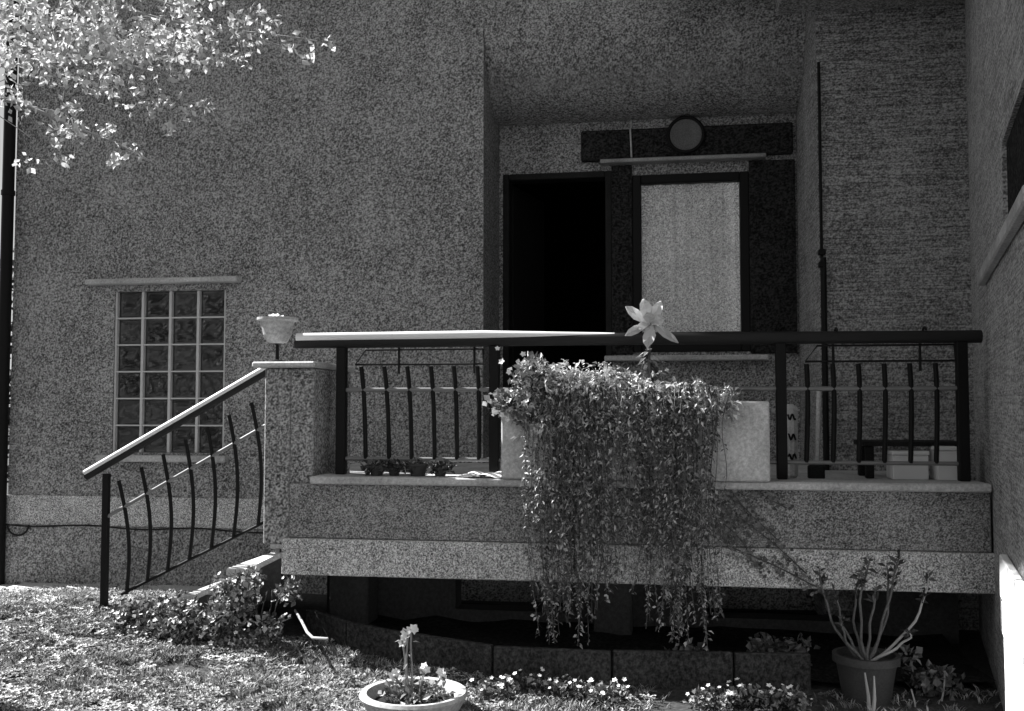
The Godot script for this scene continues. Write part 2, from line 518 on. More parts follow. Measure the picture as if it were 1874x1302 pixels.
	for sx in [[-0.539, -0.361], [0.631, 1.012]]:
		var sh := part("shutter", boxed(Vector3(sx[0], 2.0, RZ + 0.002), Vector3(sx[1], 3.645, RZ + 0.035), 0.005), M.dark_wall, wn)
		var y := 2.06
		while y < 3.56:
			part("slat", boxed(Vector3(sx[0] + 0.03, y, RZ + 0.0355), Vector3(sx[1] - 0.03, y + 0.055, RZ + 0.043), 0.003), M.dark_wall, sh)
			y += 0.075
	# round plaque above the lintel, with a raised ring
	var pl := Shape.new()
	var pc := Vector3(0.103, 3.88, RZ + 0.075)
	var disc := []
	for r in [[0.0, 0.02], [0.10, 0.018], [0.135, 0.012]]:
		disc.append(r)
	for k in 32:
		var a := TAU * k / 32; var b := TAU * (k + 1) / 32
		for i in 2:
			var p := func(r, t): return pc + Vector3(cos(t) * r[0], sin(t) * r[0], r[1])
			pl.quad(p.call(disc[i], a), p.call(disc[i], b), p.call(disc[i + 1], b), p.call(disc[i + 1], a), Vector3.BACK)
	var plaque := part("plaque", pl, M.plaque, h)
	var rg := Shape.new(); var rp := []
	for k in 33: rp.append(pc + Vector3(cos(TAU * k / 32) * 0.15, sin(TAU * k / 32) * 0.15, 0.01))
	rg.tube(rp, [0.016], 8, Color.WHITE, 1.0, false)
	part("ring", rg, M.iron, plaque)
	var cb := Shape.new()
	cb.tube([Vector3(-0.36, RY1 - 0.01, RZ + 0.01), Vector3(-0.365, 3.97, RZ + 0.012), Vector3(-0.37, 3.96, RZ + 0.085), Vector3(-0.36, 3.70, RZ + 0.085)], [0.008], 6)
	part("cable", cb, M.concrete, h)
	glass_blocks(h, wx0, wx1, wy0, wy1)
	# painted plinth
	part("plinth_band", boxed(Vector3(HX0 - 0.02, 0.535, 0.002), Vector3(-2.5, 0.785, 0.022)), M.band, h)
	part("plinth", boxed(Vector3(HX0 - 0.02, -0.1, 0.002), Vector3(-2.5, 0.53, 0.03)), M.plinth, h)
	# the pier right of the recess
	part("pier", boxed(Vector3(RX1 + 0.002, 0, -1.2), Vector3(2.3, 10.0, 0.5)), M.stucco_pier, h)
	part("eave_slab", boxed(Vector3(0.75, 4.43, 0.502), Vector3(2.3, 4.60, 1.75), 0.01), M.stucco, h)  # depth and width enlarged out of view to darken the wall below
	part("shade_slab", boxed(Vector3(-0.1, 4.87, 0.003), Vector3(RX1, 5.02, 1.75), 0.01), M.stucco, h)  # added out of view to shade the soffit and upper wall
	part("shade_slab", boxed(Vector3(RX1 + 0.003, 4.87, 0.503), Vector3(2.3, 5.02, 1.75), 0.01), M.stucco, h)  # rest of the added shading slab, over the pier
	# drainpipes
	var dp := Shape.new()
	dp.tube([Vector3(HX0 - 0.02, 0.02, 0.075), Vector3(HX0 - 0.02, 9.9, 0.075)], [0.05], 12)
	var d1 := thing("drainpipe", "dark drainpipe running down the corner by the tree", "pipe", Vector3(HX0 - 0.02, 0, 0.075))
	part("pipe", dp, M.iron, d1)
	for y in [1.4, 3.4, 5.4]:
		var bk := Shape.new(); bk.tube([Vector3(HX0 - 0.02, y, 0.075), Vector3(HX0 - 0.02, y + 0.04, 0.075)], [0.058], 12)
		part("bracket", bk, M.iron, d1)
	var px := 1.045
	var d2 := thing("drainpipe", "thin dark drainpipe on the pier edge beside the curtained window", "pipe", Vector3(px, FLOOR, 0.53))
	var ds2 := Shape.new(); ds2.tube([Vector3(px, FLOOR, 0.53), Vector3(px, 4.05, 0.53)], [0.011], 8)
	part("pipe", ds2, M.iron, d2)
	var lowp := Shape.new(); lowp.tube([Vector3(px + 0.012, FLOOR, 0.545), Vector3(px + 0.012, 2.62, 0.545)], [0.018], 10)
	part("sleeve", lowp, M.iron, d2)
	for y in [2.55, 2.64]:
		var bk := Shape.new(); bk.box(Vector3(px - 0.025, y, 0.502), Vector3(px + 0.025, y + 0.04, 0.565), 0.006)
		part("bracket", bk, M.iron, d2)
	# cable clipped along the plinth
	var hs := Shape.new(); var hp := []
	for i in 31:
		var t := i / 30.0
		hp.append(Vector3(lerpf(HX0 + 0.02, -2.7, t), 0.535 - 0.012 * sin(t * 19.0) - 0.02 * t, 0.045))
	hs.tube(hp, [0.007], 6)
	var hose := thing("cable", "thin dark cable clipped along the pale plinth behind the stair railing", "cable", Vector3(HX0, 0.53, 0.045))
	part("lead", hs, M.wire, hose)
	var lp := Shape.new(); var lpp := []
	for i in 13: lpp.append(Vector3(HX0 + 0.14 + 0.10 * cos(PI + PI * i / 12.0), 0.535 - 0.09 * sin(PI * i / 12.0), 0.055))
	lp.tube(lpp, [0.009], 6)
	part("loop", lp, M.wire, hose)

func glass_blocks(h: Node3D, x0: float, x1: float, y0: float, y1: float):
	var w := Node3D.new(); w.name = "glass_block_window"; h.add_child(w)
	w.set_meta("label", "window of glass blocks with pale joints")
	part("mortar_bed", boxed(Vector3(x0, y0, -0.20), Vector3(x1, y1, -0.10)), M.mortar, w)
	var cw := (x1 - x0) / 4.0; var ch := (y1 - y0) / 6.0
	var jt := 0.012
	for i in range(1, 4):
		part("joint", boxed(Vector3(x0 + i * cw - jt, y0, -0.0995), Vector3(x0 + i * cw + jt, y1, -0.012), 0.003), M.mortar, w)
	part("joint", boxed(Vector3(x0, y0, -0.0995), Vector3(x0 + 0.018, y1, -0.012), 0.003), M.mortar, w)
	part("joint", boxed(Vector3(x1 - 0.018, y0, -0.0995), Vector3(x1, y1, -0.012), 0.003), M.mortar, w)
	for i in 4:
		var a := x0 + i * cw + (0.0185 if i == 0 else jt + 0.0005); var b := x0 + (i + 1) * cw - (0.0185 if i == 3 else jt + 0.0005)
		for j in range(1, 6):
			part("joint", boxed(Vector3(a, y0 + j * ch - 0.006, -0.0995), Vector3(b, y0 + j * ch + 0.006, -0.014), 0.002), M.mortar, w)
		for j in 6:
			var c := y0 + j * ch + 0.0065; var d := y0 + (j + 1) * ch - 0.0065
			var s := Shape.new()
			var n := 14
			var rr := RandomNumberGenerator.new(); rr.seed = 100 + i * 7 + j
			var ph := rr.randf() * TAU; var ph2 := rr.randf() * TAU; var q := rr.randf_range(0.35, 1.7); var deep := rr.randf_range(0.6, 1.8)
			var hh := func(u: float, v: float) -> Vector3:
				# pressed wavy face inside a flat rim
				var e: float = clampf(min(min(u, 1 - u), min(v, 1 - v)) * 7.0 - 0.45, 0, 1)
				var wav := 0.5 * sin((u + v * 0.8) * 9.0 * q + ph + 1.4 * sin(v * 7.0 + ph2)) + 0.5 * sin((u * 0.7 - v) * 11.0 + ph2 + sin(u * 8.0))
				return Vector3(lerpf(a, b, u), lerpf(c, d, v), -0.05 + e * (-0.012 + 0.016 * deep * wav))
			for k in n:
				for l in n:
					var pts := []
					for o in [[0, 0], [1, 0], [1, 1], [0, 1]]: pts.append(hh.call((k + o[0]) / float(n), (l + o[1]) / float(n)))
					s.quad(pts[0], pts[1], pts[2], pts[3], Vector3.BACK)
			part("glass_block", s, M.block, w)
	part("lintel", boxed(Vector3(-4.99, 2.595, 0.002), Vector3(-3.61, 2.64, 0.11), 0.008), M.concrete, w)
	part("sill", boxed(Vector3(-4.87, 1.085, 0.002), Vector3(-3.70, 1.14, 0.09), 0.008), M.concrete, w)

func wing():
	# the wing turns a little towards the porch: its face runs from the pier to the coping's end
	var a := Vector3(2.064, 0, 0.5); var b := Vector3(1.725, 0, 2.05)
	var along := (b - a).normalized()
	var outw := Vector3(-along.z, 0, along.x)       # faces left
	if outw.x > 0: outw = -outw
	var xf := Transform3D(Basis(along, Vector3.UP, outw), a)
	var w := thing("side_wing", "grey stucco wing wall closing the porch end, with dark shuttered opening", "house", a)
	var L := 6.0
	var wx0 := 2.68; var wx1 := 3.9
	var wy0 := 2.31; var wy1 := 2.76
	part("wall", pierced(0.0, L, 0.0, 7.0, -0.35, 0.0, [[wx0, wy0, wx1, wy1]], xf), M.stucco_wing, w)
	var win := Node3D.new(); win.name = "window"; w.add_child(win)
	var bk := Shape.new(); bk.box(Vector3(wx0, wy0, -0.3), Vector3(wx1, wy1, -0.02), 0.0, xf)
	part("shutter", bk, M.dark_wall, win)
	var sl := Shape.new(); sl.box(Vector3(1.45, wy0 - 0.07, 0.002), Vector3(wx1 + 0.1, wy0 - 0.005, 0.045), 0.008, xf)
	part("sill", sl, M.concrete, win)
	var end := xf * Vector3(2.6, 0, 0.02)
	# low white wall added for a white patch before the wing
	var lw := thing("added_wall", "low white wall added for a white patch against the wing", "wall", end)
	var rr := RandomNumberGenerator.new(); rr.seed = 5
	var y := 0.0; var i := 0
	for row in [[0.0, 0.26, 0.0], [0.262, 0.50, 0.03], [0.502, 0.66, -0.03], [0.662, 0.86, -0.10]]:
		var s := Shape.new()
		s.box(Vector3(2.60 + row[2], row[0] - (0.05 if row[0] == 0.0 else 0.0), 0.003), Vector3(5.0, row[1], 0.035 + 0.006 * row[0]), 0.006, xf)
		part("stone_course", s, M.white_wall, lw)

func porch():
	var p := thing("porch", "raised stucco porch with pale beam and stone coping along its edge", "porch", Vector3(-0.4, 0, 2.05))
	var x0 := -2.53; var x1 := 1.715
	part("floor", boxed(Vector3(x0, 0.99, RZ + 0.003), Vector3(x1 - 0.02, FLOOR - 0.003, 1.80)), M.concrete, p)
	part("fascia", boxed(Vector3(-2.36, 0.745, 1.802), Vector3(x1, 1.078, 2.05), 0.006), M.fascia, p)
	part("beam", boxed(Vector3(-2.40, 0.522, 1.70), Vector3(x1 + 0.015, 0.743, 2.068), 0.006), M.band, p)
	part("coping", boxed(Vector3(-2.203, 1.08, 1.803), Vector3(x1 - 0.01, 1.126, 2.125), 0.009), M.concrete, p)
	# newel wall at the head of the stairs
	part("newel", boxed(Vector3(x0, 0.70, 1.32), Vector3(-2.362, 1.79, 2.046), 0.008), M.stucco, p)
	part("newel_side", boxed(Vector3(-2.36, 1.08, 1.32), Vector3(-2.21, 1.79, 2.046), 0.008), M.stucco, p)
	part("newel_cap", boxed(Vector3(x0 - 0.07, 1.792, 1.28), Vector3(-2.19, 1.83, 2.09), 0.01), M.concrete, p)
	# under the porch: a set-back wall with two black openings, and two supports
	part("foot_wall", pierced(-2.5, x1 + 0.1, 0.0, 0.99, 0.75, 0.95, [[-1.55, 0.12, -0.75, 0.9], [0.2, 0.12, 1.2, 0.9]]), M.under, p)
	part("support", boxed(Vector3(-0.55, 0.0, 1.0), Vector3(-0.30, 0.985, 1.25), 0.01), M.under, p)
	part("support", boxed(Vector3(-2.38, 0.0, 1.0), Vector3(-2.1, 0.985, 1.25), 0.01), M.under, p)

func staircase():
	var st := thing("staircase", "concrete stairs climbing beside the house to the porch", "stairs", Vector3(-3.3, 0, 1.2))
	var z0 := 0.6; var z1 := 1.66
	var rise := 0.183; var run := 0.305
	# treads: the third one up shows at pixel (412, 1038)
	for k in 6:
		var y := 0.115 + k * rise
		var x := -3.56 + k * run
		part("tread", boxed(Vector3(x, y - 0.05, z0), Vector3(x + run + 0.035, y, z1), 0.008), M.pale_stone, st)
		part("riser", boxed(Vector3(x + 0.03, y - rise + 0.002, z0 + 0.02), Vector3(x + 0.06, y - 0.052, z1 - 0.02)), M.concrete, st)
	# the sloping slab that carries them, sunlight painted into its pale edge, shade into the side
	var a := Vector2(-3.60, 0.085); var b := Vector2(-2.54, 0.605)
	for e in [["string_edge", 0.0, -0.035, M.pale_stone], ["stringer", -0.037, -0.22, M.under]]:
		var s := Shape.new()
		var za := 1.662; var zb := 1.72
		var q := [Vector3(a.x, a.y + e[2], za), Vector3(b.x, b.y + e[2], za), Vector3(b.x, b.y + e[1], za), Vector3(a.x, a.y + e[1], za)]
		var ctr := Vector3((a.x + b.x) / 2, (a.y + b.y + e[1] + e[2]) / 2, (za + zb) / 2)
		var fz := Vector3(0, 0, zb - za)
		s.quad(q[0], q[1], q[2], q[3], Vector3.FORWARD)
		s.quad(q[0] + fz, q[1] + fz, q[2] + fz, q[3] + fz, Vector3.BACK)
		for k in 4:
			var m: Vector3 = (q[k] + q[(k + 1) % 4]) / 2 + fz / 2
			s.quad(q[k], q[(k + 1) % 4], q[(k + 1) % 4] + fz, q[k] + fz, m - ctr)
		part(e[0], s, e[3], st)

func bow(a: Vector3, b: Vector3, dx: float, at := 0.45, n := 10) -> Array:
	var out := []
	for i in n + 1:
		var t := float(i) / n
		var w := sin(PI * pow(t, log(0.5) / log(1.0 - at)))
		out.append(a.lerp(b, t) + Vector3(dx * w, 0, 0))
	return out

func railings():
	# stair railing
	var z := 1.42
	var foot := on_z(190, 1100, z)
	var r := thing("stair_railing", "black iron stair railing with bowed balusters and sloping round handrail", "railing", Vector3(foot.x, foot.y - 0.1, z))
	var h0 := on_z(157, 872, z); var h1 := on_z(497, 674, z)
	var hs := Shape.new(); hs.tube([h0, h1], [0.030], 14); var hr := part("handrail", hs, M.rail, r)
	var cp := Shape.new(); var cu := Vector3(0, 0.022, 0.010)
	cp.tube([h0 + cu, h1 + cu], [0.023], 14); part("sunlit_strip", cp, M.sunlit_paint, hr)  # pale strip painted in for sun on the sloping rail
	var ps := Shape.new(); ps.box(Vector3(foot.x - 0.022, -0.02 + lift(foot.x, z), z - 0.022), Vector3(foot.x + 0.022, h0.y + 0.02, z + 0.022), 0.004)
	part("post", ps, M.iron, r)
	var m0 := on_z(196, 946, z); var m1 := on_z(486, 779, z)
	var ms := Shape.new(); ms.tube([m0, m1], [0.013], 8); part("middle_rail", ms, M.bar, r)
	var b0 := on_z(222, 1088, z); var b1 := on_z(486, 955, z)
	var bs := Shape.new(); bs.tube([b0, b1], [0.011], 8); part("bottom_rail", bs, M.iron, r)
	var tops := [[217, 880, 231, 1088], [258, 856, 269, 1064], [298, 832, 306, 1045], [339, 806, 346, 1025], [379, 782, 386, 1005], [419, 760, 427, 984], [460, 737, 472, 962]]
	for t in tops:
		var s := Shape.new()
		s.tube(bow(on_z(t[0], t[1], z), on_z(t[2], t[3], z), 0.045, 0.5), [0.0135], 8)
		part("baluster", s, M.iron, r)
	# porch railing
	z = 1.90
	var rail := thing("porch_railing", "black iron porch railing with thick round handrail and upright balusters", "railing", Vector3(-0.3, 1.13, z))
	var e0 := on_z(542, 628, z); var e1 := on_z(1796, 617, z)
	var hy := 1.955
	var s2 := Shape.new()
	s2.tube([Vector3(e0.x, hy, z), Vector3((e0.x + e1.x) / 2, hy + 0.004, z), Vector3(e1.x, hy - 0.004, z)], [0.037], 18)
	var hr2 := part("handrail", s2, M.rail, rail)
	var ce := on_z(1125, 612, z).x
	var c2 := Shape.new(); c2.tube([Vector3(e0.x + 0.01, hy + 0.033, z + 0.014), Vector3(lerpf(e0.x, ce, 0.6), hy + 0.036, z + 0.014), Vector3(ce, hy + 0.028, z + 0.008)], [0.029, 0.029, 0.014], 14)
	part("sunlit_strip", c2, M.sunlit_paint, hr2)  # painted sunlight; the strip tapers off where the rail falls into shade
	for px in [625.0, 905.0, 1430.0, 1762.0]:
		var x := on_z(px, 750, z).x
		part("post", boxed(Vector3(x - 0.03, 1.127, z - 0.03), Vector3(x + 0.03, hy - 0.03, z + 0.03), 0.005), M.iron, rail)
	var xl := on_z(625, 750, z).x; var xr := on_z(1762, 750, z).x
	var ml := Shape.new(); ml.tube([Vector3(xl, 1.655, z), Vector3(xr, 1.655, z)], [0.014], 8); part("middle_rail", ml, M.bar, rail)
	var bl := Shape.new(); bl.tube([Vector3(xl, 1.225, z), Vector3(xr, 1.225, z)], [0.012], 8); part("bottom_rail", bl, M.bar, rail)
	for t in [[661, 669], [703, 712], [745, 753], [788, 795], [830, 836], [873, 876], [1476, 1476], [1524, 1525], [1571, 1572], [1618, 1619], [1665, 1667], [1712, 1714]]:
		var s := Shape.new()
		var a := Vector3(on_z(t[0], 668, z).x, 1.80, z); var b := Vector3(on_z(t[1], 848, z).x, 1.225, z)
		s.tube(bow(a, b, 0.008, 0.6), [0.0145], 8)
		part("baluster", s, M.iron, rail)
	# two wire racks hooked over the handrail
	for rk in [[650.0, 884.0, [730.0, 868.0], "wire rack hooked over the handrail between stair head and planter"], [1474.0, 1748.0, [1525.0, 1684.0], "wire rack hooked over the handrail in front of the white boxes"]]:
		var zz := 1.78
		var x0 := on_z(rk[0], 665, zz).x; var x1 := on_z(rk[1], 665, zz).x
		var ya := on_z(760, 640, zz).y; var yb := on_z(760, 667, zz).y
		var o := thing("wire_rack", rk[3], "rack", Vector3((x0 + x1) / 2, yb, zz), "wire racks on the railing")
		var f := Shape.new()
		f.tube([Vector3(x1, ya, zz), Vector3(x0 + 0.07, ya, zz), Vector3(x0, yb, zz), Vector3(x1, yb, zz), Vector3(x1, ya, zz)], [0.007], 6)
		part("frame", f, M.wire, o)
		for px in rk[2]:
			var x := on_z(px, 640, zz).x
			var hk := Shape.new(); var hp := [Vector3(x, yb - 0.06, zz), Vector3(x, hy - 0.02, zz)]
			for k in 9:
				var an := PI - PI * k / 8.0 * 0.75
				hp.append(Vector3(x, hy + 0.053 * sin(an), z + 0.053 * cos(an)))
			hk.tube(hp, [0.008], 6); part("hook", hk, M.wire, o)

func planter_and_vines():
	var z0 := 1.955; var z1 := 2.15
	var a := on_z(917, 735, z1); var b := on_z(1410, 870, z1)
	var top := a.y
	var base := 1.128
	var t := thing("planter_trough", "long pale concrete planter trough overgrown with trailing plants", "planter", Vector3((a.x + b.x) / 2, base, 2.05))
	var outer := Shape.new()
	outer.box(Vector3(a.x, base, z1 - 0.03), Vector3(b.x, top, z1), 0.008); part("front", outer, M.trough, t)
	part("back", boxed(Vector3(a.x, base, z0), Vector3(b.x, top, z0 + 0.03), 0.008), M.trough, t)
	part("end", boxed(Vector3(a.x, base, z0 + 0.032), Vector3(a.x + 0.03, top, z1 - 0.032), 0.006), M.trough, t)
	part("end", boxed(Vector3(b.x - 0.03, base, z0 + 0.032), Vector3(b.x, top, z1 - 0.032), 0.006), M.trough, t)
	part("soil", boxed(Vector3(a.x + 0.032, base + 0.01, z0 + 0.032), Vector3(b.x - 0.032, top - 0.04, z1 - 0.032)), M.soil, t)
	# trailing plants: [centre px, spread px, bottom px low, bottom px high, mound height, label]
	var plants := [
		[1020, 48, 1130, 1185, 0.17, "trailing plant hanging in a sunlit curtain at the trough's bare corner"],
		[1062, 46, 1120, 1185, 0.19, "long trailing plant next to the sunlit curtain of stems"],
		[1135, 50, 1010, 1085, 0.15, "short trailing plant ending at the pale beam between longer ones"],
		[1228, 42, 1120, 1190, 0.10, "dense dark trailing plant under the pale star-shaped bloom"],
		[1272, 45, 1110, 1195, 0.06, "dark trailing plant reaching the bed beside the plain trough face"],
	]
	for p in plants:
		var c := on_z(p[0], 735, z1)
		var o := thing("trailing_plant", p[5], "plant", Vector3(c.x, top - 0.03, 2.05), "plants trailing from the trough")
		var f := Shape.new()
		var w: float = p[1] * 0.0033
		for k in 330:
			# frothy top: narrow curling leaves on short sprays
			var a0 := Vector3(c.x + rng.randf_range(-w, w) * 1.4, top + p[4] * rng.randf_range(-1.0, 1.2) - rng.randf() * 0.06, 2.12 + rng.randf_range(-0.10, 0.12))
			var dd := (rand_dir(0.5) + Vector3(0, 0.3, 0.4)).normalized()
			for j in 6:
				var q := a0 + dd * 0.017 * j - Vector3(0, 0.002 * j * j, 0)
				var k2 := rng.randf_range(0.022, 0.05)
				f.leaf(q, (dd * 0.5 + rand_dir()).normalized(), rand_dir(1.0), k2, k2 * rng.randf_range(0.25, 0.6), g(lerpf(0.12, 0.85, pow(rng.randf(), 1.1))), 0.2, rng.randf_range(0.0, 0.6))
		part("foliage", f, M.leaf, o, true)
		for k in 34:
			var px: float = p[0] + rng.randf_range(-1.0, 1.0) * p[1]
			var py: float = rng.randf_range(p[2] - 60, p[3])
			if rng.randf() < 0.45: py = rng.randf_range(830, p[2])
			var zz := 2.17 + rng.randf() * 0.14
			var low := on_z(px, py, zz)
			var drift := rng.randf_range(-0.07, 0.07)
			var s0 := Vector3(low.x + drift, top + 0.03, 2.06)
			var path := [s0, Vector3(low.x + drift, top + rng.randf_range(0.03, 0.10), zz - 0.05)]
			for q in soft_path(Vector3(low.x + drift, top - 0.02, zz), low, 9, rng.randf_range(0.008, 0.035)): path.append(q)
			var s := Shape.new()
			s.has_color = true
			s.tube(path, [0.003, 0.003, 0.0025, 0.002], 5, g(0.09))
			var lively := rng.randf_range(0.5, 1.3)
			for i in range(2, path.size() - 1):
				var d: Vector3 = path[i + 1] - path[i]
				# leaves come in bursts with bare stem between them
				var n := int(d.length() / 0.0065 * lively * (0.3 if rng.randf() < 0.3 else 1.0))
				for j in n:
					var q: Vector3 = path[i] + d * (j + rng.randf()) / n + rand_dir() * 0.012
					var dir := (rand_dir() * Vector3(1, 0.6, 0.8) + Vector3(0, -0.5, 0.25)).normalized()
					var k2 := rng.randf_range(0.009, 0.036)
					var light: float = pow(rng.randf(), 1.9)
					s.leaf(q, dir, rand_dir(0.8), k2, k2 * rng.randf_range(0.3, 0.65), g(lerpf(0.04, 0.55, light)), 0.2, rng.randf_range(0, 0.4))
			part("strand", s, M.leaf, o, true)
	# flowering clump at the left end, in the sun
	var cl := on_z(955, 720, z1)
	var fo := thing("flowering_plant", "leafy flowering clump in the sun at the trough's end", "plant", Vector3(cl.x, top - 0.03, 2.06))
	var fs := Shape.new()
	for k in 18:
		puff(fs, cl + Vector3(rng.randf_range(-0.14, 0.16), rng.randf_range(-0.14, 0.20), rng.randf_range(-0.10, 0.08)), Vector3(0.08, 0.07, 0.07), 70, 0.045, 0.05, 0.6)
	part("foliage", fs, M.leaf, fo, true)
	for k in 14:
		var q := cl + Vector3(rng.randf_range(-0.17, 0.17), rng.randf_range(-0.16, 0.26), rng.randf_range(0.05, 0.14))
		var s := Shape.new(); flower(s, q, rng.randf_range(0.013, 0.024), (Vector3(0, 0.3, 1) + rand_dir() * 0.6).normalized(), 0.7)
		part("blossom", s, M.petal, fo)
	# tall plant with the pale star-shaped bloom above the handrail
	var bc := on_z(1190, 592, 2.06)
	var st := thing("star_bloom_plant", "tall plant whose large pale star-shaped bloom rises above the handrail", "plant", Vector3(bc.x, top - 0.03, 2.05))
	var ss := Shape.new(); ss.has_color = true
	ss.tube([Vector3(bc.x + 0.01, top - 0.04, 2.05), Vector3(bc.x - 0.01, top + 0.25, 2.06), bc], [0.012, 0.010, 0.008], 7, g(0.12))
	for k in 60:
		var y := rng.randf_range(top, top + 0.30)
		var dir := Vector3(rng.randf_range(-1, 1), rng.randf_range(-0.6, 0.5), rng.randf_range(-0.3, 1)).normalized()
		ss.leaf(Vector3(bc.x, y, 2.055), dir, Vector3.UP, rng.randf_range(0.07, 0.13), 0.035, g(rng.randf_range(0.04, 0.25)), 0.2, 0.4)
	part("stem", ss, M.leaf, st, true)
	for pt in [[1178, 548, 0.15], [1212, 553, 0.13], [1142, 568, 0.16], [1143, 613, 0.16], [1192, 637, 0.14], [1243, 627, 0.2], [1216, 582, 0.09], [1165, 598, 0.1], [1188, 572, 0.1]]:
		var tip := on_z(pt[0], pt[1], 2.12)
		var root := bc
		var s := Shape.new(); s.has_color = true
		var dir := (tip - root); var L := dir.length(); dir /= L
		var side := dir.cross(Vector3.BACK).normalized()
		var prof := [[0.0, 0.010], [0.25, 0.020], [0.55, 0.032], [0.8, 0.024], [1.0, 0.003]]
		var wide := rng.randf_range(0.7, 1.25); var curl := rng.randf_range(-0.03, 0.03); var lift_ := rng.randf_range(0.01, 0.06); var tone := rng.randf_range(0.4, 0.75)
		for i in prof.size() - 1:
			for j in 2:
				var q := []
				for k in [[i, j], [i, j + 1], [i + 1, j + 1], [i + 1, j]]:
					var pr = prof[k[0]]
					var u: float = (k[1] - 1.0)
					q.append(root + dir * L * pr[0] + side * (pr[1] * u * wide + curl * pr[0] * pr[0]) + Vector3.BACK * (abs(u) * pr[1] * 0.6 + lift_ * sin(pr[0] * PI * 0.8) + 0.012 * sin(pr[0] * 9.0 + u * 2.0 + pt[0])))
				s.quad(q[0], q[1], q[2], q[3], Vector3.BACK, g(tone))
		part("petal", s, M.petal, st)

